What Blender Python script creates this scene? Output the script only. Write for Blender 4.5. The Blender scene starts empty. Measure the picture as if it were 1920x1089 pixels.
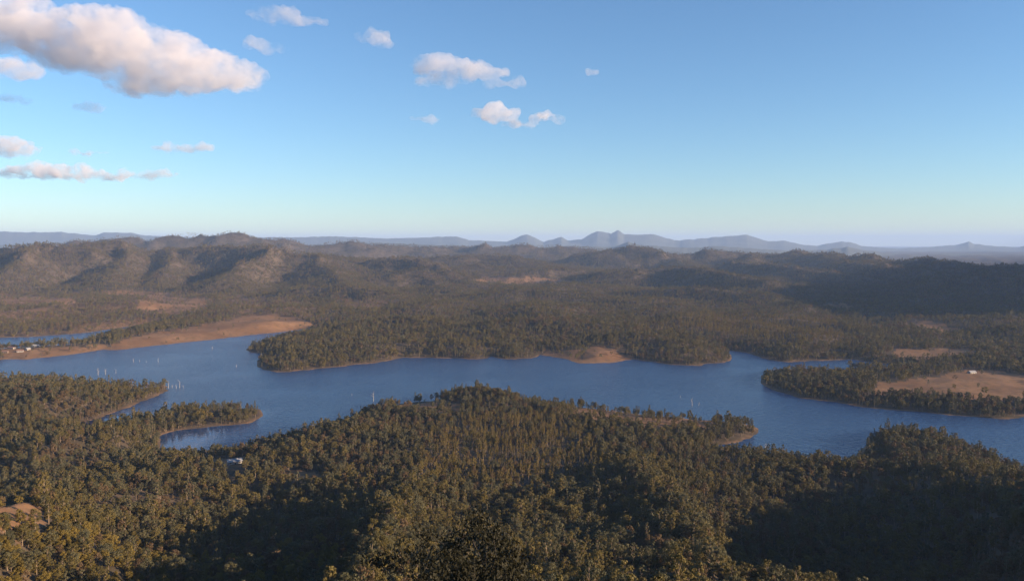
import bpy, bmesh, math, random
import numpy as np
from mathutils import Vector, Matrix

random.seed(7); rng = np.random.default_rng(7)
R = math.radians
scene = bpy.context.scene

# ------------------------------------------------------------------ camera, world, sun, exposure
H = 260.0            # eye height above the lake, metres
F = 1500.0           # focal length in photograph pixels (1920 wide)
EYE_Y = 455.0        # picture row of eye level
PITCH = math.atan((544.5 - EYE_Y) / F)
cam_d = bpy.data.cameras.new('camera'); cam = bpy.data.objects.new('camera', cam_d)
scene.collection.objects.link(cam); scene.camera = cam
cam.location = (0, 0, H); cam.rotation_euler = (R(90) - PITCH, 0, 0)
cam_d.sensor_fit = 'HORIZONTAL'; cam_d.sensor_width = 36.0; cam_d.lens = 36.0 * F / 1920.0
cam_d.clip_start = 0.5; cam_d.clip_end = 300000

SUN_AZ, SUN_EL = R(106), R(13)      # azimuth clockwise from the view direction (+Y)
world = bpy.data.worlds.new('World'); scene.world = world; world.use_nodes = True
wn = world.node_tree.nodes; wl = world.node_tree.links
bg = wn['Background']
sky = wn.new('ShaderNodeTexSky'); sky.sky_type = 'NISHITA'; sky.sun_disc = False
sky.sun_elevation = SUN_EL; sky.sun_rotation = SUN_AZ
sky.altitude = 300; sky.air_density = 1.0; sky.dust_density = 0.0; sky.ozone_density = 4.2
wl.new(sky.outputs[0], bg.inputs[0]); bg.inputs[1].default_value = 0.08
sun_d = bpy.data.lights.new('sun', 'SUN'); sun_d.energy = 5.0; sun_d.angle = R(0.5); sun_d.color = (1.0, 0.74, 0.48)
sun = bpy.data.objects.new('sun', sun_d); scene.collection.objects.link(sun)
sdir = Vector((math.sin(SUN_AZ) * math.cos(SUN_EL), math.cos(SUN_AZ) * math.cos(SUN_EL), math.sin(SUN_EL)))
sun.rotation_euler = (-sdir).to_track_quat('-Z', 'Y').to_euler(); sun.location = sdir * 500 + Vector((0, 0, 300))
scene.view_settings.view_transform = 'Standard'; scene.view_settings.look = 'None'
scene.view_settings.exposure = 1.3; scene.view_settings.gamma = 1.0; scene.view_settings.use_curve_mapping = False
cy = scene.cycles
cy.use_denoising = True
try: cy.denoiser = 'OPENIMAGEDENOISE'
except Exception: pass
cy.max_bounces = 8; cy.diffuse_bounces = 2; cy.glossy_bounces = 2; cy.transmission_bounces = 2; cy.volume_bounces = 4
cy.transparent_max_bounces = 8; cy.caustics_reflective = False; cy.caustics_refractive = False
cy.volume_max_steps = 128

# ------------------------------------------------------------------ helpers
cp, sp = math.cos(PITCH), math.sin(PITCH)
def ray(px, py):
    u = (px - 960) / F; v = (544.5 - py) / F
    return np.array([u, cp + v * sp, -sp + v * cp])
def on_z(px, py, z=0.0):                 # the point at height z seen at a picture position
    d = ray(px, py); t = (z - H) / d[2]; return d[0] * t, d[1] * t
def at_d(px, py, dist):                  # the point at forward distance dist
    d = ray(px, py); t = dist / d[1]; return d[0] * t, dist, H + d[2] * t
def project(x, y, z):
    zc = y * cp - (z - H) * sp
    return 960 + F * x / zc, 544.5 - F * (y * sp + (z - H) * cp) / zc

def smooth(a, b, x):
    t = np.clip((x - a) / (b - a), 0, 1); return t * t * (3 - 2 * t)
_perm = rng.permutation(1024); _perm = np.concatenate([_perm, _perm])
_g = rng.uniform(0, 2 * np.pi, 2048); _gx, _gy = np.cos(_g), np.sin(_g)
def perlin(x, y):
    xi = np.floor(x).astype(np.int64); yi = np.floor(y).astype(np.int64)
    xf = x - xi; yf = y - yi
    def gr(ix, iy, fx, fy):
        h = _perm[(_perm[ix & 1023] + iy) & 1023]; return _gx[h] * fx + _gy[h] * fy
    u = xf ** 3 * (xf * (xf * 6 - 15) + 10); v = yf ** 3 * (yf * (yf * 6 - 15) + 10)
    a = gr(xi, yi, xf, yf); b = gr(xi + 1, yi, xf - 1, yf)
    c = gr(xi, yi + 1, xf, yf - 1); d = gr(xi + 1, yi + 1, xf - 1, yf - 1)
    return (a + (b - a) * u) + ((c + (d - c) * u) - (a + (b - a) * u)) * v
def fbm(x, y, s, o=4, ridged=False):
    r = 0; amp = 1.0; x = x / s; y = y / s
    for k in range(o):
        n = perlin(x + 17.3 * k, y - 9.1 * k)
        r = r + amp * ((0.5 - np.abs(n) * 2) if ridged else n); x = x * 2.03; y = y * 2.03; amp *= 0.5
    return r
def seg_dist(X, Y, pts, closed=False):
    """distance to a polyline and the index parameter of the nearest point"""
    best = np.full(X.shape, 1e18); par = np.zeros(X.shape)
    n = len(pts)
    for i in range(n if closed else n - 1):
        ax, ay = pts[i][:2]; bx, by = pts[(i + 1) % n][:2]
        dx, dy = bx - ax, by - ay
        t = np.clip(((X - ax) * dx + (Y - ay) * dy) / (dx * dx + dy * dy + 1e-9), 0, 1)
        q = (X - ax - t * dx) ** 2 + (Y - ay - t * dy) ** 2
        m = q < best; best[m] = q[m]; par[m] = i + t[m]
    return np.sqrt(best), par
def inside(X, Y, poly):
    r = np.zeros(X.shape, bool); n = len(poly)
    for i in range(n):
        ax, ay = poly[i]; bx, by = poly[(i + 1) % n]
        if ay == by: continue
        r ^= ((ay > Y) != (by > Y)) & (X < (bx - ax) * (Y - ay) / (by - ay) + ax)
    return r

# ------------------------------------------------------------------ materials
def mat(name):
    m = bpy.data.materials.new(name); m.use_nodes = True
    nt = m.node_tree; return m, nt.nodes, nt.links, nt.nodes['Principled BSDF']
def plain(name, col, rough=0.8, var=0.25, scale=1.5):
    m, n, l, b = mat(name)
    b.inputs['Roughness'].default_value = rough
    tc = n.new('ShaderNodeTexCoord'); no = n.new('ShaderNodeTexNoise'); no.inputs['Scale'].default_value = scale
    no.inputs['Detail'].default_value = 6
    l.new(tc.outputs['Object'], no.inputs['Vector'])
    mx = n.new('ShaderNodeMix'); mx.data_type = 'RGBA'
    mx.inputs[6].default_value = (*[c * (1 - var) for c in col], 1); mx.inputs[7].default_value = (*[min(1, c * (1 + var)) for c in col], 1)
    l.new(no.outputs['Fac'], mx.inputs[0]); l.new(mx.outputs[2], b.inputs['Base Color'])
    return m
def leaf_mat(name, dark, light):
    m, n, l, b = mat(name)
    b.inputs['Roughness'].default_value = 0.65
    b.inputs['Specular IOR Level'].default_value = 0.25
    oi = n.new('ShaderNodeObjectInfo'); geo = n.new('ShaderNodeNewGeometry')
    ad = n.new('ShaderNodeMath'); ad.operation = 'MULTIPLY_ADD'
    l.new(oi.outputs['Random'], ad.inputs[0]); ad.inputs[1].default_value = 0.65
    sc_ = n.new('ShaderNodeMath'); sc_.operation = 'MULTIPLY'; sc_.inputs[1].default_value = 0.35
    l.new(geo.outputs['Random Per Island'], sc_.inputs[0]); l.new(sc_.outputs[0], ad.inputs[2])
    mx = n.new('ShaderNodeMix'); mx.data_type = 'RGBA'
    mx.inputs[6].default_value = (*dark, 1); mx.inputs[7].default_value = (*light, 1)
    l.new(ad.outputs[0], mx.inputs[0]); l.new(mx.outputs[2], b.inputs['Base Color'])
    tr = n.new('ShaderNodeBsdfTranslucent'); l.new(mx.outputs[2], tr.inputs[0])
    ms = n.new('ShaderNodeMixShader'); ms.inputs[0].default_value = 0.22
    l.new(b.outputs[0], ms.inputs[1]); l.new(tr.outputs[0], ms.inputs[2])
    l.new(ms.outputs[0], n['Material Output'].inputs[0])
    return m
M = {
    'olive': leaf_mat('leaf_olive', (0.072, 0.062, 0.017), (0.170, 0.132, 0.038)),
    'grey': leaf_mat('leaf_grey_green', (0.062, 0.062, 0.030), (0.135, 0.122, 0.060)),
    'yellow': leaf_mat('leaf_yellow_green', (0.110, 0.084, 0.016), (0.220, 0.158, 0.032)),
    'brown': leaf_mat('leaf_dry_brown', (0.095, 0.062, 0.030), (0.160, 0.105, 0.052)),
    'dark': leaf_mat('leaf_painted_shade', (0.010, 0.012, 0.006), (0.026, 0.024, 0.012)),  # leaf colours darkened to stand in for shade on the big tree
    'bark': plain('bark_pale', (0.22, 0.165, 0.115), 0.85),
    'bark_dark': plain('bark_dark', (0.06, 0.05, 0.04), 0.9),
    'dead': plain('dead_wood', (0.34, 0.30, 0.26), 0.85),
    'white': plain('white_paint', (0.30, 0.28, 0.26), 0.6, 0.12),
    'iron': plain('roof_iron', (0.28, 0.28, 0.29), 0.6, 0.15),
    'rust': plain('roof_rusty', (0.22, 0.13, 0.10), 0.6, 0.2),
    'glass': plain('window_glass', (0.03, 0.035, 0.045), 0.1, 0.1),
    'door': plain('door_paint', (0.15, 0.12, 0.10), 0.6),
}

# ------------------------------------------------------------------ the lake shore (traced, then laid on the water plane)
lake_px = [(-260, 690), (0, 673), (45, 674), (100, 668), (150, 662), (195, 655), (215, 656), (260, 651), (330, 644), (400, 636), (470, 628),
    (530, 622), (595, 613), (575, 623), (540, 629), (500, 638), (470, 649), (462, 656), (476, 661), (502, 663), (486, 674), (480, 684), (495, 694), (520, 698),
    (600, 691), (700, 681), (760, 670), (830, 671), (913, 673), (919, 668), (945, 673), (1000, 671), (1015, 665), (1060, 673), (1090, 681), (1140, 681),
    (1187, 674), (1210, 676), (1250, 684), (1310, 685), (1369, 676), (1373, 666), (1362, 655), (1400, 662), (1432, 672), (1480, 680), (1530, 676), (1600, 674),
    (1640, 680), (1692, 684), (1690, 689), (1655, 690), (1590, 688), (1580, 692), (1605, 697), (1600, 702), (1530, 699), (1470, 697), (1434, 700), (1425, 712), (1440, 728),
    (1500, 745), (1600, 760), (1700, 771), (1800, 779), (1880, 785), (1920, 779), (2250, 795), (2250, 1000), (2000, 925), (1920, 886), (1860, 862), (1800, 832), (1730, 812), (1665, 808), (1625, 822),
    (1612, 845), (1592, 870), (1560, 868), (1500, 862), (1455, 858), (1400, 850), (1350, 843), (1335, 836), (1385, 830), (1415, 815), (1419, 803), (1400, 796), (1300, 786),
    (1200, 777), (1100, 765), (1045, 760), (985, 752), (930, 742), (880, 735), (830, 742), (815, 753), (750, 756), (700, 760), (660, 780), (600, 802), (540, 820), (500, 830),
    (470, 838), (425, 850), (340, 855), (296, 848), (300, 815), (340, 806), (420, 797), (478, 790), (491, 779), (488, 768), (460, 766), (400, 765), (340, 768), (300, 776), (230, 790), (198, 803),
    (160, 800), (150, 794), (175, 785), (205, 776), (255, 758), (318, 730), (316, 724), (270, 727), (220, 724), (130, 712), (0, 712), (-260, 715)]
arm_px = [(-260, 640), (0, 633), (50, 632), (160, 624), (215, 616), (280, 606), (290, 609), (240, 619), (185, 630), (172, 637), (130, 647), (60, 650), (0, 655), (-260, 668)]
lake_w = [on_z(*p) for p in lake_px]; arm_w = [on_z(*p) for p in arm_px]
def shore(X, Y):
    """signed distance to the water's edge, positive on land"""
    jx = X + fbm(X, Y, 60, 3) * 9; jy = Y + fbm(X + 900, Y, 60, 3) * 9 * np.clip(Y / 900, 1, 2.0)
    d1, _ = seg_dist(jx, jy, lake_w, True); d2, _ = seg_dist(jx, jy, arm_w, True)
    s1 = np.where(inside(jx, jy, lake_w), -d1, d1); s2 = np.where(inside(jx, jy, arm_w), -d2, d2)
    return np.minimum(s1, s2)

# ridges: crest points (picture x, picture y, distance), half width in metres, roughness
ridges = [
    ([(-500, 478, 4600), (-200, 466, 4800), (0, 470, 4900), (60, 456, 4900), (110, 452, 4900), (200, 455, 5200), (300, 464, 5400), (420, 464, 5300), (515, 462, 5000), (600, 480, 5100), (700, 479, 5500), (800, 487, 6000)], 720),
    ([(517, 461, 5000), (470, 485, 4500), (405, 517, 3900)], 270),
    ([(590, 480, 5000), (620, 505, 4400), (640, 530, 3800)], 380),
    ([(70, 453, 4900), (40, 478, 4400), (-10, 520, 3900)], 340),
    ([(240, 458, 5200), (225, 490, 4500), (190, 525, 3900)], 330),
    ([(330, 465, 5400), (320, 495, 4700), (290, 530, 4000)], 300),
    ([(130, 452, 7800), (260, 447, 8000), (350, 442, 8000), (425, 437, 8000), (500, 445, 8200), (560, 449, 8500), (640, 454, 8600), (668, 451, 8600), (720, 457, 8800), (800, 464, 9000), (880, 468, 9500)], 1000),
    ([(860, 466, 9300), (920, 460, 9000), (1000, 463, 9000), (1080, 466, 9000)], 1400),
    ([(760, 490, 6200), (850, 474, 6300), (940, 478, 6200), (1020, 488, 6000)], 900),
    ([(820, 505, 5300), (900, 494, 5400), (990, 499, 5300)], 600),
    ([(1060, 486, 7200), (1110, 472, 7000), (1140, 466, 7000), (1180, 461, 7000), (1235, 468, 7000), (1300, 472, 7200), (1360, 467, 7200), (1430, 469, 7000), (1500, 471, 6600), (1560, 476, 6100), (1620, 480, 5600), (1700, 485, 5100), (1780, 492, 4600), (1850, 499, 4200), (1920, 501, 3900), (2050, 498, 3600), (2300, 480, 3300)], 700),
    ([(1130, 470, 6900), (1180, 461, 6900), (1230, 470, 6800)], 400),
    ([(1105, 512, 4700), (1150, 505, 4600), (1200, 500, 4600), (1260, 504, 4700), (1320, 512, 4800)], 330),
    ([(1540, 476, 6200), (1590, 492, 5300), (1660, 520, 4500)], 360),
    ([(1420, 470, 7000), (1400, 492, 5900), (1440, 512, 5000), (1520, 535, 4200)], 380),
    ([(1260, 480, 6900), (1300, 498, 5800), (1380, 530, 4400)], 360),
    ([(1880, 503, 3900), (1800, 540, 3300), (1740, 575, 2850)], 420),
    ([(1960, 510, 3700), (1930, 560, 3000)], 500),
    ([(830, 612, 2150), (930, 598, 2150), (1020, 588, 2200), (1110, 598, 2150), (1180, 610, 2080)], 190),
    ([(1120, 626, 1960), (1200, 620, 1950), (1280, 636, 1860), (1340, 654, 1790)], 105),
    ([(1180, 598, 2280), (1300, 606, 2180), (1400, 626, 2030), (1490, 648, 1880)], 130),
    ([(1400, 590, 2500), (1500, 592, 2400), (1600, 606, 2250)], 150),
    ([(680, 600, 2300), (760, 590, 2350), (830, 596, 2300)], 150),
    ([(940, 640, 1950), (1000, 634, 1980), (1060, 640, 1960)], 85),
    ([(540, 660, 1780), (620, 646, 1830), (740, 634, 1880), (850, 636, 1890)], 125),
    ([(1090, 655, 1950), (1135, 658, 1850)], 70),
    ([(250, 603, 2420), (400, 598, 2400), (520, 594, 2400)], 200),
    ([(0, 580, 2700), (120, 563, 2950), (260, 556, 3050)], 230),
    ([(838, 728, 1270), (880, 722, 1270), (925, 730, 1240)], 85),
    ([(1720, 712, 1400), (1850, 704, 1420), (2000, 698, 1480)], 180),
    ([(-100, 725, 1230), (60, 722, 1230), (160, 735, 1160)], 170),
    ([(60, 820, 880), (160, 800, 950), (250, 787, 1010), (340, 778, 1050), (440, 772, 1080)], 80),
    ([(540, 850, 850), (620, 822, 920), (700, 800, 980)], 110),
    # folds of the middle hills
    ([(640, 493, 5200), (740, 483, 5000), (840, 493, 4800)], 280),
    ([(690, 515, 4300), (790, 501, 4400), (880, 513, 4300)], 246),
    ([(960, 513, 4900), (1030, 498, 5100), (1090, 505, 5200)], 246),
    ([(1240, 499, 4700), (1330, 505, 4300), (1440, 523, 3800)], 255),
    ([(1370, 485, 5500), (1460, 493, 5000), (1560, 503, 4600), (1640, 520, 4200)], 255),
    ([(1590, 487, 5000), (1690, 497, 4500), (1780, 513, 3900)], 297),
    ([(1660, 533, 3700), (1760, 516, 3500), (1880, 505, 3400), (2050, 508, 3300)], 340),
    ([(1180, 541, 3600), (1300, 533, 3500), (1450, 549, 3200)], 212),
    ([(540, 538, 3500), (640, 529, 3500), (720, 541, 3400)], 187),
    ([(880, 549, 3400), (1000, 537, 3500), (1120, 549, 3400)], 204),
    ([(1480, 568, 2900), (1580, 559, 3000), (1680, 573, 2800)], 170),
    # spurs of the lookout mountain
    ([(-300, 1010, 260), (-60, 925, 420), (100, 905, 600), (250, 890, 730)], 150),
    ([(700, 1060, 300), (720, 975, 480), (780, 880, 760), (850, 830, 950)], 150),
    ([(1330, 1060, 330), (1330, 985, 460), (1260, 915, 620), (1190, 860, 800)], 110),
    ([(2300, 880, 430), (2100, 880, 560), (1950, 890, 660), (1830, 868, 760), (1740, 845, 860), (1690, 832, 920)], 165),
]
ridges_w = [([at_d(*p) for p in r[0]], r[1]) for r in ridges]
# unseen range added outside the view to cast shadow over the hills
ridges_w.append(([(3350, 1350, 380), (3450, 1750, 560), (3550, 2100, 680), (3750, 2700, 690), (3950, 3600, 680), (4300, 4500, 620), (4700, 5400, 430)], 950))
prof_d = [0, 8, 20, 50, 100, 200, 330, 480, 650, 900, 1300, 2000, 60000]
prof_z = [258.2, 250, 241, 222, 200, 158, 106, 64, 32, 16, 6, 0, 0]

def height(X, Y):
    s = shore(X, Y)
    land = np.clip(s, 0, None)
    rr = np.hypot(X, Y)
    n1 = fbm(X, Y, 420, 4); n2 = fbm(X + 4000, Y - 700, 1500, 4)
    base = 1.2 + 9 * (1 - np.exp(-land / 60)) + 0.004 * np.clip(land, 0, 1500) + ((14 + 30 * smooth(1650, 2300, rr) * (0.35 + 0.65 * smooth(-900, -100, X))) * n1 + 14 * n2 + 6) * smooth(20, 400, land)
    base = base - np.clip(rr - 9000, 0, None) ** 2 / 1.47e7      # the earth's curve
    wx = X + fbm(X, Y, 500, 3) * 160; wy = Y + fbm(X + 700, Y, 500, 3) * 160
    h = base
    for pts, w in ridges_w:
        xs = np.array([p[0] for p in pts]); ys = np.array([p[1] for p in pts])
        m = (X > xs.min() - w * 2.2) & (X < xs.max() + w * 2.2) & (Y > ys.min() - w * 2.2) & (Y < ys.max() + w * 2.2)
        if not m.any(): continue
        k = min(1.0, w / 900.0)
        gx = X[m] + (wx[m] - X[m]) * k; gy = Y[m] + (wy[m] - Y[m]) * k
        d, par = seg_dist(gx, gy, pts)
        z = np.interp(par, np.arange(len(pts)), [max(p[2] - (10 if p[1] < 9000 else 0), 5) for p in pts])
        d = d * (1 + 0.45 * fbm(X[m] - 300, Y[m] + 50, w * 0.55, 3))
        u = np.clip(d / w, 0, 2)
        pr = np.clip(1 - u / 1.15, 0, 1) ** 1.35; pr = pr * 0.93 + 0.07 * np.clip(1 - u / 2, 0, 1)
        cand = z * pr * smooth(-4, min(90, w * 0.5), s[m])
        hm = h[m]; kk = 10.0 + 0.08 * w * 0.2
        a = np.clip(0.5 + 0.5 * (cand - hm) / kk, 0, 1)
        h[m] = hm + (cand - hm) * a + kk * a * (1 - a) * smooth(0, 80, s[m])
    # gullies on the hills
    g = fbm(wx, wy, 620, 4, ridged=True)
    h = h - (np.clip(h - 45, 0, 160) / 160) ** 0.8 * 62 * (0.22 - np.clip(g, -0.5, 1)) * smooth(2400, 3600, rr)
    # lookout mountain
    az = np.arctan2(X, Y)
    rel = rr * (1 + 0.10 * fbm(X, Y, 160, 3) * smooth(30, 150, rr))
    m_z = np.interp(rel, prof_d, prof_z) * smooth(-5, 120, s)
    back = smooth(R(60), R(120), np.abs(az))
    m_z = np.maximum(m_z, 235 * back * np.exp(-(rr / 900) ** 2))
    a = np.clip(0.5 + 0.5 * (m_z - h) / 12, 0, 1)
    h = h + (m_z - h) * a + 12 * a * (1 - a) * smooth(0, 120, s)
    # the small valley between the spurs, and the one below the promontory
    gul, _ = seg_dist(X, Y, [on_z(1560, 1075, 60), on_z(1530, 985, 36), on_z(1500, 915, 14), on_z(1570, 872, 2)])
    h = h - 26 * np.exp(-(gul / 85) ** 2) * smooth(30, 220, land) * np.clip(h / 40, 0, 1)
    gul, _ = seg_dist(X, Y, [on_z(470, 1075, 90), on_z(480, 985, 50), on_z(470, 900, 20)])
    h = h - 7 * np.exp(-(gul / 55) ** 2) * smooth(30, 200, land) * np.clip(h / 40, 0, 1)
    h = h + 2.2 * fbm(X, Y, 70, 3) * smooth(30, 200, land)
    h = np.where(rr < 8000, np.maximum(h, 0.5 * np.minimum(land / 6, 1)), h)
    return np.where(s < 0, np.maximum(-6, s * 0.08), h), s

# cleared ground: picture outline, distance range, share of trees left
clear = [
    ([(-60, 640), (-60, 548), (150, 545), (330, 545), (520, 556), (600, 575), (600, 600), (430, 605), (200, 620)], 1800, 4600, 0.5),
    ([(190, 656), (240, 632), (330, 617), (440, 600), (480, 590), (560, 596), (590, 608), (595, 618), (450, 634), (300, 652), (215, 660)], 1400, 3300, 0.015),
    ([(0, 676), (0, 655), (60, 652), (140, 648), (200, 642), (205, 657), (150, 666), (50, 680)], 1200, 2600, 0.10),
    ([(250, 566), (300, 558), (390, 558), (390, 578), (340, 590), (270, 588)], 1800, 6000, 0.10),
    ([(0, 556), (60, 556), (145, 560), (140, 572), (60, 572), (0, 570)], 1800, 6000, 0.10),
    ([(0, 600), (0, 575), (90, 582), (150, 598), (90, 606)], 1800, 6000, 0.35),
    ([(180, 550), (240, 545), (320, 550), (310, 558), (230, 556)], 1800, 6000, 0.12),
    ([(420, 572), (450, 558), (500, 560), (510, 575), (460, 590)], 1800, 6000, 0.25),
    ([(140, 622), (160, 604), (280, 596), (300, 604), (215, 618)], 1800, 6000, 0.3),
    ([(640, 580), (640, 562), (720, 560), (730, 572), (700, 582)], 1800, 6000, 0.3),
    ([(890, 530), (900, 519), (980, 519), (1060, 525), (1050, 533), (940, 534)], 2500, 8000, 0.12),
    ([(1090, 684), (1095, 655), (1115, 648), (1140, 650), (1190, 672), (1186, 682)], 1200, 2600, 0.01),
    ([(1015, 670), (1020, 657), (1090, 655), (1090, 684)], 1200, 2600, 0.15),
    ([(1640, 742), (1640, 715), (1760, 708), (1800, 692), (1880, 696), (1960, 708), (1990, 750), (1800, 750)], 1000, 2600, 0.015),
    ([(1680, 672), (1685, 655), (1820, 654), (1830, 664), (1740, 674)], 1000, 3000, 0.02),
    ([(1695, 605), (1720, 598), (1760, 604), (1800, 618), (1810, 628), (1765, 626)], 1800, 4500, 0.06),
    ([(1550, 575), (1560, 568), (1600, 572), (1590, 580)], 1800, 4500, 0.1),
    ([(1060, 775), (1080, 765), (1180, 775), (1220, 785), (1330, 785), (1340, 802), (1220, 810), (1150, 790)], 700, 1600, 0.10),
    ([(740, 775), (750, 755), (815, 750), (870, 760), (860, 772)], 700, 1700, 0.06),
    ([(530, 900), (540, 880), (600, 888), (605, 905), (570, 912)], 500, 1600, 0.08),
    ([(300, 872), (400, 860), (470, 852), (480, 866), (420, 878)], 500, 1600, 0.12),
    ([(-60, 920), (30, 928), (75, 950), (85, 978), (40, 990), (-60, 990)], 60, 700, 0.06),
    ([(-60, 990), (70, 990), (110, 1015), (-60, 1020)], 60, 700, 0.5),
]
def clear_share(X, Y, Z):
    """share of trees kept at each ground point"""
    jx = X + 12 * fbm(X, Y, 90, 2) * np.clip(Y / 1500, .3, 3); jy = Y + 30 * fbm(X + 77, Y, 90, 2) * np.clip(Y / 1500, .2, 3)
    px, py = project(jx, np.maximum(jy, 1), Z); k = np.ones(X.shape)
    for poly, a, b, f in clear:
        m = inside(px, py, poly) & (Y > a) & (Y < b); k[m] = np.minimum(k[m], f)
    return k

# ------------------------------------------------------------------ terrain sheet
ang = np.concatenate([np.arange(-180, -44, 3.0), np.arange(-44, -38, 0.5), np.arange(-38, 38, 0.13), np.arange(38, 44, 0.5), np.arange(44, 180, 3.0)])
rad = np.concatenate([[3, 8, 14], np.geomspace(20, 60000, 640)])
A, RR = np.meshgrid(np.radians(ang), rad)
TX, TY = np.sin(A) * RR, np.cos(A) * RR
TZ, TS = height(TX.ravel(), TY.ravel())
TK = clear_share(TX.ravel(), TY.ravel(), TZ)
na, nr = len(ang), len(rad)
idx = np.arange(na * nr).reshape(nr, na)
q = np.stack([idx[:-1, :], np.roll(idx, -1, 1)[:-1, :], np.roll(idx, -1, 1)[1:, :], idx[1:, :]], -1).reshape(-1, 4)
verts = np.column_stack([TX.ravel(), TY.ravel(), TZ])
def mesh_from(name, v, faces, smooth_on=True):
    me = bpy.data.meshes.new(name)
    v = np.asarray(v, dtype=np.float32); f = np.asarray(faces, dtype=np.int32)
    k = f.shape[1]
    me.vertices.add(len(v)); me.vertices.foreach_set('co', v.ravel())
    me.loops.add(f.size); me.loops.foreach_set('vertex_index', f.ravel())
    me.polygons.add(len(f)); me.polygons.foreach_set('loop_start', np.arange(0, f.size, k, dtype=np.int32))
    me.polygons.foreach_set('use_smooth', np.full(len(f), smooth_on))
    me.update(calc_edges=True); return me
def link(name, me, m=None, parent=None, **props):
    o = bpy.data.objects.new(name, me); scene.collection.objects.link(o)
    if m is not None and len(me.materials) == 0: me.materials.append(m)
    if parent is not None: o.parent = parent
    for k, v in props.items(): o[k] = v
    return o
tm = mesh_from('terrain', verts, q[:, ::-1])
at = tm.attributes.new('open_ground', 'FLOAT', 'POINT'); at.data.foreach_set('value', (1 - TK).astype(np.float32))
at = tm.attributes.new('shore', 'FLOAT', 'POINT'); at.data.foreach_set('value', np.clip(TS, -50, 500).astype(np.float32))
m, n, l, b = mat('terrain_soil'); b.inputs['Roughness'].default_value = 0.95; b.inputs['Specular IOR Level'].default_value = 0.1
geo = n.new('ShaderNodeNewGeometry')
def noise(scale, det=5):
    t = n.new('ShaderNodeTexNoise'); t.inputs['Scale'].default_value = scale; t.inputs['Detail'].default_value = det
    l.new(geo.outputs['Position'], t.inputs['Vector']); return t
def ramp(src, a, bb):
    mr = n.new('ShaderNodeMapRange'); mr.inputs[1].default_value = a; mr.inputs[2].default_value = bb; l.new(src, mr.inputs[0]); return mr.outputs[0]
def mix(f, c1, c2):
    x = n.new('ShaderNodeMix'); x.data_type = 'RGBA'
    if isinstance(f, float): x.inputs[0].default_value = f
    else: l.new(f, x.inputs[0])
    for i, c in ((6, c1), (7, c2)):
        if isinstance(c, tuple): x.inputs[i].default_value = (*c, 1)
        else: l.new(c, x.inputs[i])
    return x.outputs[2]
floor_c = mix(ramp(noise(0.02).outputs[0], 0.35, 0.65), (0.058, 0.047, 0.031), (0.108, 0.080, 0.058))
open_c = mix(ramp(noise(0.012).outputs[0], 0.35, 0.65), (0.180, 0.098, 0.052), (0.255, 0.148, 0.080))
open_c = mix(ramp(noise(0.09).outputs[0], 0.52, 0.75), open_c, (0.12, 0.085, 0.045))
ao = n.new('ShaderNodeAttribute'); ao.attribute_name = 'open_ground'
asx = n.new('ShaderNodeAttribute'); asx.attribute_name = 'shore'
c = mix(ramp(ao.outputs['Fac'], 0.3, 0.85), floor_c, open_c)
sh = n.new('ShaderNodeMath'); sh.operation = 'MULTIPLY'; l.new(ramp(asx.outputs['Fac'], 10.0, 1.5), sh.inputs[0]); l.new(ramp(noise(0.03).outputs[0], 0.36, 0.62), sh.inputs[1])
c = mix(sh.outputs[0], c, mix(ramp(noise(0.2).outputs[0], 0.4, 0.6), (0.30, 0.175, 0.095), (0.17, 0.115, 0.07)))
l.new(c, b.inputs['Base Color'])
bp = n.new('ShaderNodeBump'); bp.inputs['Strength'].default_value = 0.5; bp.inputs['Distance'].default_value = 3.0
l.new(noise(0.06, 6).outputs[0], bp.inputs['Height']); l.new(bp.outputs[0], b.inputs['Normal'])
link('terrain', tm, m, kind='structure', label='wide hilly terrain of brown soil around the lake')
M['soil'] = m

# ------------------------------------------------------------------ water
m, n, l, b = mat('lake_water')
b.inputs['Base Color'].default_value = (0.020, 0.054, 0.135, 1); b.inputs['Roughness'].default_value = 0.16; b.inputs['IOR'].default_value = 1.33
geo = n.new('ShaderNodeNewGeometry'); mp = n.new('ShaderNodeMapping'); mp.inputs['Scale'].default_value = (0.10, 0.22, 1)
l.new(geo.outputs['Position'], mp.inputs['Vector'])
w1 = n.new('ShaderNodeTexNoise'); w1.inputs['Scale'].default_value = 1.0; w1.inputs['Detail'].default_value = 4
l.new(mp.outputs[0], w1.inputs['Vector'])
w2 = n.new('ShaderNodeTexNoise'); w2.inputs['Scale'].default_value = 0.006; w2.inputs['Detail'].default_value = 4
l.new(geo.outputs['Position'], w2.inputs['Vector'])
mr = n.new('ShaderNodeMapRange'); mr.inputs[1].default_value = 0.3; mr.inputs[2].default_value = 0.7; mr.inputs[3].default_value = 0.45; mr.inputs[4].default_value = 1.0
l.new(w2.outputs[0], mr.inputs[0])
# sheltered arms of the lake lie calm, the open water is ruffled
sx = n.new('ShaderNodeSeparateXYZ'); l.new(geo.outputs['Position'], sx.inputs[0])
def rng_node(src_, a, bb):
    t = n.new('ShaderNodeMapRange'); t.inputs[1].default_value = a; t.inputs[2].default_value = bb; l.new(src_, t.inputs[0]); return t.outputs[0]
mxx = n.new('ShaderNodeMath'); mxx.operation = 'MAXIMUM'; l.new(rng_node(sx.outputs[0], -410, -350), mxx.inputs[0]); l.new(rng_node(sx.outputs[1], 1190, 1260), mxx.inputs[1])
ruf = n.new('ShaderNodeMath'); ruf.operation = 'MULTIPLY_ADD'; l.new(mxx.outputs[0], ruf.inputs[0]); ruf.inputs[1].default_value = 0.92; ruf.inputs[2].default_value = 0.08
rgh = n.new('ShaderNodeMath'); rgh.operation = 'MULTIPLY'; rgh.inputs[1].default_value = 0.24; l.new(ruf.outputs[0], rgh.inputs[0]); l.new(rgh.outputs[0], b.inputs['Roughness'])
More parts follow.
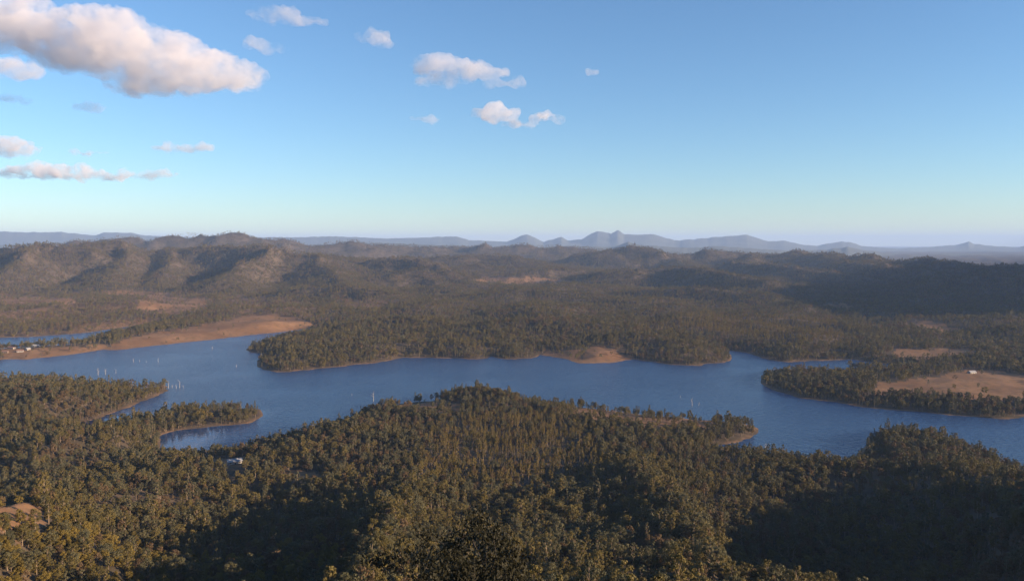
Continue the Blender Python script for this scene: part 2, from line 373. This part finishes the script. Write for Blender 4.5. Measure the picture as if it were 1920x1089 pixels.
stg = n.new('ShaderNodeMath'); stg.operation = 'MULTIPLY'; l.new(mr.outputs[0], stg.inputs[0]); l.new(ruf.outputs[0], stg.inputs[1])
bp = n.new('ShaderNodeBump'); bp.inputs['Distance'].default_value = 2.8
l.new(stg.outputs[0], bp.inputs['Strength']); l.new(w1.outputs[0], bp.inputs['Height']); l.new(bp.outputs[0], b.inputs['Normal'])
lv = [(-4000, 500, 0), (4000, 500, 0), (4000, 3400, 0), (-4000, 3400, 0)]
link('lake', mesh_from('lake', lv, [(0, 1, 2, 3)], False), m, kind='structure', label='calm blue lake winding between wooded shores')

# ------------------------------------------------------------------ far mountains
def mountain_range(name, prof, dist, depth, label):
    px = np.arange(prof[0][0], prof[-1][0] + 1, 2.5)
    py = np.interp(px, [p[0] for p in prof], [p[1] for p in prof])
    py = py + 1.3 * fbm(px + dist, px * 0, 26, 4, True) - .4
    ts = np.linspace(-1, 1, 25); V = []
    X0 = (px - 960) / F * dist
    for t in ts:
        crest = H + (EYE_Y - py) / F * dist
        X = X0 * (1 + t * depth / dist); Y = np.full(px.shape, dist + t * depth)
        f = (1 - abs(t)) ** 1.25
        wob = 1 + 0.5 * fbm(X, Y, 1400, 4, True) * (1 - f) * (abs(t) > 0.01)
        z = np.maximum(crest, 40) * f * wob - 120 * (abs(t) > 0.99)
        V.append(np.column_stack([X, Y, z]))
    nn = len(px); id_ = np.arange(nn * 25).reshape(25, nn)
    qf = np.stack([id_[:-1, :-1], id_[:-1, 1:], id_[1:, 1:], id_[1:, :-1]], -1).reshape(-1, 4)
    return link(name, mesh_from(name, np.concatenate(V), qf), M['range'], kind='structure', label=label)
M['range'] = plain('mountain_forest', (0.055, 0.06, 0.04), 0.95, 0.4, 0.002)
far = [(-400, 440), (-100, 436), (0, 434), (60, 436), (110, 435), (165, 440), (180, 441), (200, 436), (250, 437), (270, 441), (330, 444), (560, 445), (620, 443), (680, 445), (720, 447), (760, 446), (800, 445), (855, 443), (880, 450), (950, 453), (970, 446), (978, 442), (988, 439), (1000, 445), (1020, 454), (1045, 446), (1053, 445), (1065, 451), (1090, 449), (1110, 437), (1120, 433), (1145, 438), (1158, 432), (1170, 439), (1185, 440), (1225, 439), (1245, 445), (1265, 451), (1310, 448), (1360, 443), (1375, 442), (1400, 440), (1420, 447), (1440, 452), (1470, 451), (1500, 458), (1530, 461), (1560, 455), (1580, 453), (1595, 454), (1615, 461), (1680, 466), (1740, 463), (1790, 459), (1808, 455), (1815, 452), (1824, 457), (1860, 461), (1910, 463), (1920, 460), (2000, 466), (2400, 458)]
mid = [(-400, 466), (-100, 462), (0, 460), (60, 456), (120, 455), (300, 460), (560, 462), (700, 455), (760, 457), (830, 460), (900, 463), (1000, 464), (1060, 461), (1150, 463), (1178, 453), (1200, 460), (1300, 465), (1340, 461), (1380, 464), (1480, 470), (1550, 468), (1588, 463), (1620, 469), (1700, 478), (1800, 487), (1850, 489), (1900, 484), (2000, 481), (2400, 470)]
mountain_range('mountains', far, 26000, 3500, 'jagged blue mountain range along the horizon')
mountain_range('hills', mid, 16000, 2500, 'low hazy blue ridge before the jagged mountains')

# ------------------------------------------------------------------ trees
def tube(V, Fc, path, radii, n=5):
    base = len(V)
    for i, (p, r) in enumerate(zip(path, radii)):
        p = Vector(p); d = (Vector(path[min(i + 1, len(path) - 1)]) - Vector(path[max(i - 1, 0)])).normalized()
        a = d.orthogonal().normalized(); bb = d.cross(a)
        for k in range(n):
            t = 2 * math.pi * k / n; V.append(tuple(p + (a * math.cos(t) + bb * math.sin(t)) * r))
    for i in range(len(path) - 1):
        for k in range(n):
            Fc.append((base + i * n + k, base + i * n + (k + 1) % n, base + (i + 1) * n + (k + 1) % n, base + (i + 1) * n + k))
def make_tree(seed, height_, rad_, base_, clumps, leaves, leaf, top=1.0, clump_r=1.5):
    """returns trunk (verts, faces) and crown (verts, faces)"""
    r = random.Random(seed); g = np.random.default_rng(seed)
    TV, TF = [], []
    lean = (r.uniform(-.8, .8), r.uniform(-.8, .8))
    def axis(t): return (lean[0] * t * t, lean[1] * t * t, height_ * 0.86 * t)
    tube(TV, TF, [(0, 0, -0.8)] + [axis(t) for t in (0.15, 0.4, 0.7, 1)], [0.30 * height_ / 14, .25 * height_ / 14, .2 * height_ / 14, .13 * height_ / 14, .04], 6)
    CV, CF = [], []
    for i in range(clumps):
        u = (i + 0.5) / clumps
        zz = base_ + (height_ - base_) * u
        env = math.sin(math.pi * (0.15 + 0.80 * u ** top)) ** 0.7
        a = i * 2.4 + r.uniform(-.5, .5); rr_ = rad_ * env * r.uniform(0.45, 1.0)
        ax = axis(min(1, zz / height_))
        c = np.array([ax[0] + rr_ * math.cos(a), ax[1] + rr_ * math.sin(a), zz + r.uniform(-.6, .6)])
        t0 = max(0.15, min(0.95, (zz - rr_ * 0.7) / height_)); s_ = Vector(axis(t0)); e = Vector(c)
        tube(TV, TF, [s_, s_.lerp(e, .55) + Vector((0, 0, -.25)), e], [.11 * height_ / 14, .07, .03], 4)
        cr = clump_r * r.uniform(0.75, 1.25)
        d = g.normal(size=(leaves, 3)); d /= np.linalg.norm(d, axis=1)[:, None]
        p = c + d * (cr * g.uniform(0.35, 1, (leaves, 1)) ** 0.6) * np.array([1, 1, .68])
        nrm = d + g.normal(size=(leaves, 3)) * 0.55 + np.array([0, 0, .25]); nrm /= np.linalg.norm(nrm, axis=1)[:, None]
        t1 = np.cross(nrm, g.normal(size=(leaves, 3))); t1 /= np.linalg.norm(t1, axis=1)[:, None]; t2 = np.cross(nrm, t1)
        L = leaf * g.uniform(.6, 1.25, (leaves, 1)); W = L * 0.55
        b0 = len(CV) * 1
        quad = np.stack([p - t1 * L, p + t2 * W, p + t1 * L, p - t2 * W], 1).reshape(-1, 3)
        CV.extend(map(tuple, quad)); CF.extend((b0 + 4 * k, b0 + 4 * k + 1, b0 + 4 * k + 2, b0 + 4 * k + 3) for k in range(leaves))
    return (TV, TF), (CV, CF)

KINDS = [  # phrase, material, height, crown radius, crown base, clumps, top, bark
    ('broad olive-green gum tree', 'olive', 13, 4.6, 5.0, 15, 1.0, 'bark'),
    ('spreading grey-green gum tree', 'grey', 14, 4.4, 5.5, 15, 1.1, 'bark'),
    ('tall upright olive gum tree', 'olive', 18, 3.3, 7.5, 14, 1.0, 'bark'),
    ('tall narrow grey-green gum tree', 'grey', 17, 2.5, 6.5, 12, 0.9, 'bark'),
    ('bushy yellow-green wattle', 'yellow', 8, 3.7, 1.6, 13, 0.9, 'bark_dark'),
    ('dry brown-leaved gum tree', 'brown', 12, 3.9, 4.6, 13, 1.0, 'bark'),
    ('slender pole-like gum tree', 'yellow', 16, 1.7, 6.0, 9, 0.9, 'bark'),
]
near_meshes = []; coll = bpy.data.collections.new('tree_kinds')   # sources for the forest, not linked to the scene
def joined(name, tr, cr, mt, mc):
    v = tr[0] + cr[0]; o_ = len(tr[0]); f = tr[1] + [tuple(i + o_ for i in q_) for q_ in cr[1]]
    me = mesh_from(name, v, f, False); me.materials.append(mt); me.materials.append(mc)
    me.polygons.foreach_set('material_index', np.array([0] * len(tr[1]) + [1] * len(cr[1]), dtype=np.int32)); return me
src = 0
for lod in range(2):
    for ki, (ph, mk, hh, rd, bs, cl, tp, bk) in enumerate(KINDS):
        for v in range(2):
            if lod == 0: tr, cr = make_tree(100 + ki * 10 + v, hh, rd, bs, cl + 3, 85, 0.40, tp, 0.36 * rd if rd > 2 else .8)
            else: tr, cr = make_tree(100 + ki * 10 + v, hh, rd, bs, max(6, cl - 4), 22, 0.85, tp, 0.42 * rd if rd > 2 else .9)
            if lod == 0:
                _, fine = make_tree(100 + ki * 10 + v, hh, rd, bs, cl + 5, 280, 0.22, tp, 0.36 * rd if rd > 2 else .8)
                near_meshes.append((mesh_from('trunk', tr[0], tr[1], True), mesh_from('crown', fine[0], fine[1], False)))
                near_meshes[-1][0].materials.append(M[bk]); near_meshes[-1][1].materials.append(M[mk])
            o = bpy.data.objects.new('source_%03d' % src, joined('tree_source', tr, cr, M[bk], M[mk])); coll.objects.link(o); src += 1
NSRC = len(KINDS) * 2

# scatter
def scatter(r0, r1, spacing, half=36.5):
    n_ = int(0.5 * (r1 * r1 - r0 * r0) * 2 * R(half) / spacing ** 2)
    a = rng.uniform(-R(half), R(half), n_); r = np.sqrt(rng.uniform(r0 * r0, r1 * r1, n_))
    return np.sin(a) * r, np.cos(a) * r
bands = [(95, 700, 4.7, 0), (700, 1500, 5.4, 0), (1500, 2600, 7.4, 1), (2600, 4500, 9.4, 1), (4500, 7200, 12.0, 1), (7200, 9800, 17.0, 1)]
PX, PY, PZ, PL, PSC, PK, PSH = [], [], [], [], [], [], []
for r0, r1, spc, lod in bands:
    x, y = scatter(r0, r1, spc)
    z, s = height(x, y); k = clear_share(x, y, z)
    patch = fbm(x, y, 160, 3)
    dens = k * np.where(k > 0.99, np.clip(0.86 + 0.7 * patch + 0.5 * fbm(x, y, 38, 2), 0.12, 1), 1) * (s > 2.5 + 8 * rng.random(len(x)) ** 2)
    keep = rng.random(len(x)) < dens
    x, y, z, s, patch = x[keep], y[keep], z[keep], s[keep], patch[keep]
    kind_n = fbm(x + 5000, y, 140, 2) + rng.normal(0, .28, len(x))
    kd = np.select([kind_n < -.32, kind_n < -.12, kind_n < .08, kind_n < .22, kind_n < .36, kind_n < .46], [5, 1, 0, 1, 2, 4], 0)
    kd = np.where((rng.random(len(x)) < .12), 3, kd)
    px, py = project(x, y, z)
    pole = inside(px, py, [(760, 910), (830, 790), (1020, 780), (1110, 830), (1140, 890), (1000, 920)]) | inside(px, py, [(1200, 620), (1300, 590), (1560, 600), (1600, 650), (1430, 640)])
    kd = np.where(pole & (rng.random(len(x)) < .75), 6, kd)
    kd = np.where((s < 22) & (rng.random(len(x)) < .35), 3, kd)
    kd = np.where(rng.random(len(x)) < np.clip((r0 - 1200) / 12000, 0.05, .3), 5, kd)
    near_left = (y < 560) & (x < -30 - .12 * y)
    kd = np.where(near_left & (rng.random(len(x)) < .7), 4, kd)
    lim = np.where(y < 260, 1.15, 1.55)
    sc_ = np.clip(np.exp(rng.normal(-.1, .27, len(x))) * (1 + .35 * fbm(x - 900, y, 90, 2)), .42, lim) * (.72 if r1 < 800 else .68 if r1 < 1600 else .74 if r1 < 4600 else .86)
    PX.append(x); PY.append(y); PZ.append(z - .15); PL.append(np.full(len(x), lod)); PSC.append(sc_); PK.append(kd); PSH.append(s)
PX, PY, PZ, PL, PSC, PK = map(np.concatenate, (PX, PY, PZ, PL, PSC, PK))
PT = rng.uniform(.8, 1.25, len(PX)); PV = rng.integers(0, 2, len(PX)); PR = rng.uniform(0, 2 * np.pi, len(PX))
HOUSES = [(440, 869, 'white', 'iron', 15, 8, .5, 'white house with a pale iron roof among the forest trees'),
          (1822, 700, 'white', 'iron', 14, 8, .3, 'white shed standing on the open brown field'),
          (68, 650, 'white', 'iron', 15, 9, .2, 'long pale-roofed house beside the lake on the bare spit'),
          (52, 657, 'white', 'iron', 10, 7, 1.3, 'small white hut on the bare spit by the water'),
          (38, 660, 'white', 'rust', 13, 8, .4, 'rusty-roofed house on the bare spit, between two huts'),
          (22, 654, 'white', 'rust', 16, 9, -.2, 'large dark-roofed house behind the huts on the bare spit'),
          (10, 662, 'door', 'rust', 12, 7, .1, 'brown cabin at the lakeside end of the bare spit')]
def ground_at(px, py):                      # walk down the sight line until it meets the ground
    d = ray(px, py); t = np.geomspace(30, 9000, 1500); X, Y, Z = d[0] * t, d[1] * t, H + d[2] * t
    h, _ = height(X, Y); i = int(np.argmax(Z < h)); return X[i], Y[i], float(h[i])
hpos = [ground_at(hh[0], hh[1]) for hh in HOUSES]
keep = np.ones(len(PX), bool)
for x, y, z in hpos:
    keep &= np.hypot(PX - x, PY - y) > 13
    keep &= ~((np.abs(PX - x * PY / y) < 9) & (PY < y) & (PY > y - 75))
HERO = (-6.6, 50.0)
keep &= np.hypot(PX - HERO[0], PY - HERO[1]) > 8
PX, PY, PZ, PL, PSC, PK, PV, PR, PT = [a[keep] for a in (PX, PY, PZ, PL, PSC, PK, PV, PR, PT)]

# the 300 trees that show largest, each a thing of its own
qx, qy = project(PX, PY, PZ + 8)
cand = np.where((qx > 0) & (qx < 1920) & (qy < 1085) & (PL == 0))[0]
cand = cand[np.argsort(PY[cand] / PSC[cand])][:300]
def zone(px):
    if px < 480: return 'around the bare red earth bank'
    if px < 1000: return 'around the big shade-coloured tree'
    if px < 1440: return 'on the spur beside the shaded gully'
    return 'above the deep shaded gully'
sunlit = np.ones(len(cand), bool)                    # which of them the ground itself leaves in the sun
for t in np.geomspace(25, 4500, 60):
    gz, _ = height(PX[cand] + sdir.x * t, PY[cand] + sdir.y * t); sunlit &= gz < PZ[cand] + 9 * PSC[cand] + sdir.z * t
for i, lit in zip(cand, sunlit):
    kd = int(PK[i]); size = 'small ' if PSC[i] < .60 else ('large ' if PSC[i] > .78 else 'medium-sized ')
    form = 'long-crowned ' if PT[i] > 1.1 else ('flat-crowned ' if PT[i] < .93 else '')
    lab = size + form + ('sunlit ' if lit else 'shaded ') + KINDS[kd][0] + ' ' + zone(qx[i])
    nm = 'wattle_bush' if kd == 4 else 'gum_tree'
    e = bpy.data.objects.new(nm, None); scene.collection.objects.link(e)
    e.location = (PX[i], PY[i], PZ[i]); e.rotation_euler = (0, 0, PR[i]); e.scale = (PSC[i] / PT[i] ** .5, PSC[i] / PT[i] ** .5, PSC[i] * PT[i])
    e['label'] = lab; e['category'] = 'bush' if kd == 4 else 'tree'; e['group'] = lab
    tme, cme = near_meshes[kd * 2 + int(PV[i])]
    link('trunk', tme, None, e); link('crown', cme, None, e)

# all the other trees: one mass
rest = np.ones(len(PX), bool); rest[cand] = False
fm = bpy.data.meshes.new('forest'); pts = np.column_stack([PX, PY, PZ])[rest].astype(np.float32)
fm.vertices.add(len(pts)); fm.vertices.foreach_set('co', pts.ravel())
def pattr(nm, typ, val):
    a = fm.attributes.new(nm, typ, 'POINT'); a.data.foreach_set('value', val)
a_ = fm.attributes.new('size', 'FLOAT_VECTOR', 'POINT'); a_.data.foreach_set('vector', np.column_stack([PSC / PT ** .5, PSC / PT ** .5, PSC * PT])[rest].astype(np.float32).ravel()); pattr('turn', 'FLOAT', PR[rest].astype(np.float32))
pattr('kind_index', 'INT', (PL * NSRC + PK * 2 + PV)[rest].astype(np.int32))
ng = bpy.data.node_groups.new('forest_nodes', 'GeometryNodeTree')
ng.interface.new_socket('Geometry', in_out='INPUT', socket_type='NodeSocketGeometry'); ng.interface.new_socket('Geometry', in_out='OUTPUT', socket_type='NodeSocketGeometry')
gi = ng.nodes.new('NodeGroupInput'); go = ng.nodes.new('NodeGroupOutput'); iop = ng.nodes.new('GeometryNodeInstanceOnPoints')
ci = ng.nodes.new('GeometryNodeCollectionInfo'); ci.inputs[0].default_value = coll; ci.inputs[1].default_value = True; ci.inputs[2].default_value = True
def nattr(nm, typ):
    a = ng.nodes.new('GeometryNodeInputNamedAttribute'); a.data_type = typ; a.inputs[0].default_value = nm; return a.outputs[0]
cx = ng.nodes.new('ShaderNodeCombineXYZ')
ng.links.new(gi.outputs[0], iop.inputs['Points']); ng.links.new(ci.outputs[0], iop.inputs['Instance'])
iop.inputs['Pick Instance'].default_value = True
ng.links.new(nattr('kind_index', 'INT'), iop.inputs['Instance Index']); ng.links.new(nattr('turn', 'FLOAT'), cx.inputs[2])
ng.links.new(cx.outputs[0], iop.inputs['Rotation']); ng.links.new(nattr('size', 'FLOAT_VECTOR'), iop.inputs['Scale'])
ng.links.new(iop.outputs[0], go.inputs[0])
fo = link('forest', fm, None, None, kind='stuff', label='dense gum forest covering the shores and the hills')
md = fo.modifiers.new('trees', 'NODES'); md.node_group = ng
print('forest trees', len(pts), 'single trees', len(cand))

# the big tree close to the lookout, its shade put into dark leaf colours
def hero_tree(x, y):
    z = float(height(np.array([x]), np.array([y]))[0][0])
    e = bpy.data.objects.new('gum_tree', None); scene.collection.objects.link(e); e.location = (x, y, z - .2); e.scale = (1.0, 1.0, 1.33)
    e['label'] = 'big gum tree with shade-coloured leaves and bare forked lower limbs, close below the lookout'; e['category'] = 'tree'
    r = random.Random(5); g = np.random.default_rng(5); TV, TF, CV, CF = [], [], [], []
    tips = []
    def grow(p, d, ln, rd, lv):
        path = [p]; q_ = p.copy(); dd = d.copy()
        for k in range(4):
            dd = (dd + Vector((r.gauss(0, .16), r.gauss(0, .16), r.gauss(.05, .08)))).normalized(); q_ = q_ + dd * ln / 4; path.append(q_.copy())
        tube(TV, TF, path, [rd * (1 - .12 * k) for k in range(5)], 6 if lv < 2 else 4)
        if lv >= 3: tips.append(q_); return
        for k in range(3 if lv else 4):
            a = k * 2.1 + r.uniform(0, 1.2); sp_ = r.uniform(.45, .85)
            nd = (dd + Vector((math.cos(a) * sp_, math.sin(a) * sp_, r.uniform(-.1, .25)))).normalized()
            grow(path[-1] if k else path[3], nd, ln * r.uniform(.62, .82), rd * .55, lv + 1)
        if lv >= 1: tips.append(q_)
    for dx in (-.9, .1, .9): grow(Vector((dx * .3, 0, -.5)), Vector((dx * .75, .1 * dx, 1)).normalized(), 6.0, .24, 0)
    for c in tips:
        nl = 170; d = g.normal(size=(nl, 3)); d /= np.linalg.norm(d, axis=1)[:, None]
        p = np.array(c) + d * g.uniform(.15, 1.0, (nl, 1)) * np.array([1.25, 1.25, .85])
        t1 = g.normal(size=(nl, 3)) + np.array([0, 0, -.6]); t1 /= np.linalg.norm(t1, axis=1)[:, None]
        t2 = np.cross(t1, g.normal(size=(nl, 3))); t2 /= np.linalg.norm(t2, axis=1)[:, None]
        L = g.uniform(.10, .19, (nl, 1)); b0 = len(CV)
        CV.extend(map(tuple, np.stack([p - t1 * L, p + t2 * L * .4, p + t1 * L, p - t2 * L * .4], 1).reshape(-1, 3)))
        CF.extend((b0 + 4 * k, b0 + 4 * k + 1, b0 + 4 * k + 2, b0 + 4 * k + 3) for k in range(nl))
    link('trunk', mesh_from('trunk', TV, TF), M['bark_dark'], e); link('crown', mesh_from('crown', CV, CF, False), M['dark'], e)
hero_tree(*HERO)

# ------------------------------------------------------------------ houses
def boxm(x0, x1, y0, y1, z0, z1):
    v = [(x0, y0, z0), (x1, y0, z0), (x1, y1, z0), (x0, y1, z0), (x0, y0, z1), (x1, y0, z1), (x1, y1, z1), (x0, y1, z1)]
    return v, [(0, 3, 2, 1), (4, 5, 6, 7), (0, 1, 5, 4), (1, 2, 6, 5), (2, 3, 7, 6), (3, 0, 4, 7)]
for (hx, hy, wm, rm, L, W, rot, lab), (x, y, z) in zip(HOUSES, hpos):
    e = bpy.data.objects.new('house', None); scene.collection.objects.link(e); e.location = (x, y, z); e.rotation_euler = (0, 0, rot)
    e['label'] = lab; e['category'] = 'house'
    link('wall', mesh_from('wall', *boxm(-L / 2, L / 2, -W / 2, W / 2, -1.5, 3.0), False), M[wm], e)
    bm = bmesh.new(); o = .6; rz = 3.0; tz = 3.0 + W * .30
    pr = [(-W / 2 - o, rz - .15), (0, tz), (W / 2 + o, rz - .15), (W / 2 + o, rz + .05), (0, tz + .2), (-W / 2 - o, rz + .05)]
    a = [bm.verts.new((-L / 2 - o, p[0], p[1])) for p in pr]; b2 = [bm.verts.new((L / 2 + o, p[0], p[1])) for p in pr]
    bm.faces.new(a); bm.faces.new(b2[::-1])
    for k in range(6): bm.faces.new((a[k], b2[k], b2[(k + 1) % 6], a[(k + 1) % 6]))
    g1 = [bm.verts.new((sx * L / 2 * .995, yy, zz)) for sx in (-1, 1) for yy, zz in ((-W / 2, 3.0), (W / 2, 3.0), (0, tz))]
    bm.faces.new(g1[:3]); bm.faces.new(g1[3:])
    bmesh.ops.recalc_face_normals(bm, faces=bm.faces[:])
    me = bpy.data.meshes.new('roof'); bm.to_mesh(me); bm.free(); link('roof', me, M[rm], e)
    link('door', mesh_from('door', *boxm(-.5, .5, -W / 2 - .06, -W / 2 + .02, 0, 2.1), False), M['glass'], e)
    for wx_ in (-L * .33, L * .30):
        link('window', mesh_from('window', *boxm(wx_ - .8, wx_ + .8, -W / 2 - .05, -W / 2 + .02, 1.0, 2.2), False), M['glass'], e)

# ------------------------------------------------------------------ dead trees in the water and on the banks
DEAD = [(250, 679, 9), (262, 678, 6), (274, 679, 5), (297, 679, 9), (184, 703, 14), (198, 702, 11), (217, 700, 9), (316, 728, 14), (323, 727, 7), (331, 728, 8), (337, 727, 13), (344, 727, 6),
        (443, 688, 7), (398, 654, 8), (700, 752, 15), (1298, 760, 12), (1310, 760, 6), (1437, 850, 13), (1475, 855, 9), (1640, 690, 9), (1650, 688, 7), (1632, 694, 5), (1275, 745, 4), (660, 741, 4)]
for k, (px, py, hh) in enumerate(DEAD):
    x, y = on_z(px, py); r = random.Random(k + 40)
    TV, TF = [], []; ln = (r.uniform(-.8, .8), r.uniform(-.4, .4)); rd = .22 + hh * .016
    ax = lambda t: Vector((ln[0] * t, ln[1] * t, -6.3 + (hh + 6.3) * t))
    tube(TV, TF, [ax(t) for t in (0, .4, .7, 1)], [rd * 1.2, rd, rd * .6, rd * .15], 6)
    BV, BF = [], []
    for j in range(5 if hh > 8 else 3):
        t = .55 + .4 * (j + r.random()) / 5; a = r.uniform(0, 6.28); s_ = ax(t); bl = hh * r.uniform(.16, .34)
        e_ = s_ + Vector((math.cos(a) * bl, math.sin(a) * bl, bl * r.uniform(.5, 1.1)))
        tube(BV, BF, [s_, s_.lerp(e_, .5) + Vector((0, 0, -.2)), e_], [rd * .5, rd * .35, rd * .1], 4)
    e = bpy.data.objects.new('dead_tree', None); scene.collection.objects.link(e); e.location = (x, y, 0)
    tall = 'tall' if hh >= 12 else ('mid-height' if hh >= 8 else 'short')
    where = ('off the tip of the wooded point' if 300 < px < 350 else 'in the open water beyond the wooded point' if px < 460 and py < 720 else 'at the head of the narrow inlet' if px > 1600 else 'in the water off the forested near shore')
    e['label'] = f'{tall} bare white dead tree standing {where}'; e['category'] = 'dead tree'; e['group'] = e['label']
    link('trunk', mesh_from('trunk', TV, TF), M['dead'], e); link('branches', mesh_from('branches', BV, BF), M['dead'], e)

# ------------------------------------------------------------------ clouds (real volumes, above the haze)
m = bpy.data.materials.new('cloud_vapour'); m.use_nodes = True; n, l = m.node_tree.nodes, m.node_tree.links
n.remove(n['Principled BSDF'])
pv = n.new('ShaderNodeVolumePrincipled'); pv.inputs['Color'].default_value = (.91, .90, .94, 1); pv.inputs['Anisotropy'].default_value = 0.1
tc = n.new('ShaderNodeNewGeometry'); no = n.new('ShaderNodeTexNoise'); no.inputs['Scale'].default_value = 0.0045; no.inputs['Detail'].default_value = 8; no.inputs['Roughness'].default_value = .68
l.new(tc.outputs['Position'], no.inputs['Vector'])
mr = n.new('ShaderNodeMapRange'); mr.inputs[1].default_value = 0.41; mr.inputs[2].default_value = 0.74; mr.inputs[3].default_value = 0.0; mr.inputs[4].default_value = 0.011
l.new(no.outputs[0], mr.inputs[0]); l.new(mr.outputs[0], pv.inputs['Density']); l.new(pv.outputs[0], n['Material Output'].inputs['Volume'])
M['cloud'] = m
CLOUD_Z = 1450.0
def cloud(path, label, seed, dens=1.0):
    """path: (picture x, picture y, radius across, radius up) of the puffs, in pixels"""
    r = random.Random(seed); py0 = max(p[1] + p[3] for p in path)
    d = ray(960, py0); dist = (CLOUD_Z - H) / d[2] * d[1]
    dist = min(dist, 17000); k = dist / F
    bm = bmesh.new()
    for (px, py, rx, ry) in path:
        c = Vector(at_d(px, py, dist))
        bmesh.ops.create_icosphere(bm, subdivisions=3, radius=1, matrix=Matrix.Translation(c) @ Matrix.Diagonal((rx * k * .95, ry * k * 1.3, ry * k * .62, 1)))
        cnt = max(3, int(rx * 1.6 / max(ry, 4)) + 3)
        for j in range(cnt):
            sx = r.uniform(-.9, .9); q_ = math.sqrt(max(0.05, 1 - sx * sx))
            sr = ry * k * r.uniform(.45, .8) * (0.5 + .5 * q_)
            p = c + Vector((sx * rx * k, r.uniform(-.8, .8) * ry * k * 1.5, r.uniform(-.35, .5) * ry * k * q_))
            bmesh.ops.create_icosphere(bm, subdivisions=2, radius=1, matrix=Matrix.Translation(p) @ Matrix.Diagonal((sr * 2.5, sr * 1.9, sr * .95, 1)))
    me = bpy.data.meshes.new('cloud_puffs'); bm.to_mesh(me); bm.free()
    o = bpy.data.objects.new('cloud', me); scene.collection.objects.link(o)
    rm = o.modifiers.new('remesh', 'REMESH'); rm.mode = 'VOXEL'; rm.voxel_size = 1.7 * k
    dg = bpy.context.evaluated_depsgraph_get(); me2 = bpy.data.meshes.new_from_object(o.evaluated_get(dg)); o.modifiers.clear(); o.data = me2
    co = np.empty(len(me2.vertices) * 3, np.float32); me2.vertices.foreach_get('co', co); co = co.reshape(-1, 3)
    nr_ = np.empty_like(co).ravel(); me2.vertices.foreach_get('normal', nr_); nr_ = nr_.reshape(-1, 3)
    s_ = 26 * k
    cx_, cy_, cz_ = co.astype(float).T
    dn = (fbm(cx_ + seed * 999, cz_ * 1.5, s_, 5) + fbm(cy_, cz_ * 1.5 + 500, s_, 5) + fbm(cx_, cy_ + 900, s_, 5)) * 8.5 * k
    co = co + nr_ * dn[:, None]; me2.vertices.foreach_set('co', co.astype(np.float32).ravel()); me2.update()
    o.data = me2; rm = o.modifiers.new('remesh', 'REMESH'); rm.mode = 'VOXEL'; rm.voxel_size = 1.7 * k      # close any folds
    dg = bpy.context.evaluated_depsgraph_get(); me3 = bpy.data.meshes.new_from_object(o.evaluated_get(dg)); o.modifiers.clear(); o.data = me3; me2 = me3
    me2.materials.clear(); me2.materials.append(M['cloud'])
    o['label'] = label; o['category'] = 'cloud'
cloud([(20, 25, 110, 40), (110, 60, 130, 56), (200, 95, 130, 58), (290, 125, 120, 50), (380, 145, 90, 36), (445, 160, 50, 18), (330, 165, 110, 18)], 'huge long grey-based cumulus cloud with sunlit white tops', 1)
cloud([(0, 128, 62, 24)], 'grey ragged cloud under the base of the huge cloud', 2)
cloud([(515, 32, 48, 20), (575, 42, 28, 11)], 'flat-topped white cloud above the wedge-shaped cloud beyond the huge cloud', 3)
cloud([(490, 85, 26, 14), (525, 95, 32, 10)], 'wedge-shaped white cloud under the flat-topped cloud', 4)
cloud([(698, 75, 26, 14)], 'compact round white cloud alone in open blue sky', 5)
cloud([(835, 125, 48, 22), (835, 150, 48, 15), (905, 140, 40, 15), (950, 155, 30, 13)], 'bright cumulus cloud with a drooping tail above the jagged peaks', 6)
cloud([(930, 213, 30, 20), (975, 232, 40, 10), (1030, 222, 28, 11)], 'low ragged cloud below the bright cumulus with the drooping tail', 7)
cloud([(172, 201, 28, 11)], 'small white puff beneath the huge cumulus cloud', 8)
cloud([(30, 189, 32, 8)], 'small thin cloud strip beneath the grey ragged cloud', 9)
cloud([(20, 278, 40, 20)], 'bright white rounded cloud sitting on the long low cloud bank', 10)
cloud([(80, 322, 80, 17), (170, 330, 70, 11), (280, 328, 60, 9)], 'long low grey-white cloud bank above the wooded range', 11)
cloud([(170, 287, 36, 6)], 'tiny flat cloud just above the long low bank', 12)
cloud([(345, 279, 52, 11)], 'thin tapering cloud between the huge cumulus and low bank', 13)
cloud([(1111, 136, 10, 5)], 'tiny lone white puff past the drooping-tailed cumulus', 14)
cloud([(795, 222, 26, 8)], 'faint small cloud beside the low ragged cloud', 15)

# ------------------------------------------------------------------ haze: the air itself
hv, hf = boxm(-62000, 62000, -61000, 61000, -300, 760)
m = bpy.data.materials.new('haze_air'); m.use_nodes = True; n, l = m.node_tree.nodes, m.node_tree.links
n.remove(n['Principled BSDF'])
pv = n.new('ShaderNodeVolumePrincipled'); pv.inputs['Color'].default_value = (.43, .62, 1.0, 1); pv.inputs['Density'].default_value = 3.0e-5
l.new(pv.outputs[0], n['Material Output'].inputs['Volume'])
ho = link('haze', mesh_from('haze', hv, hf, False), m, kind='stuff', label='thin blue haze lying over the whole valley')
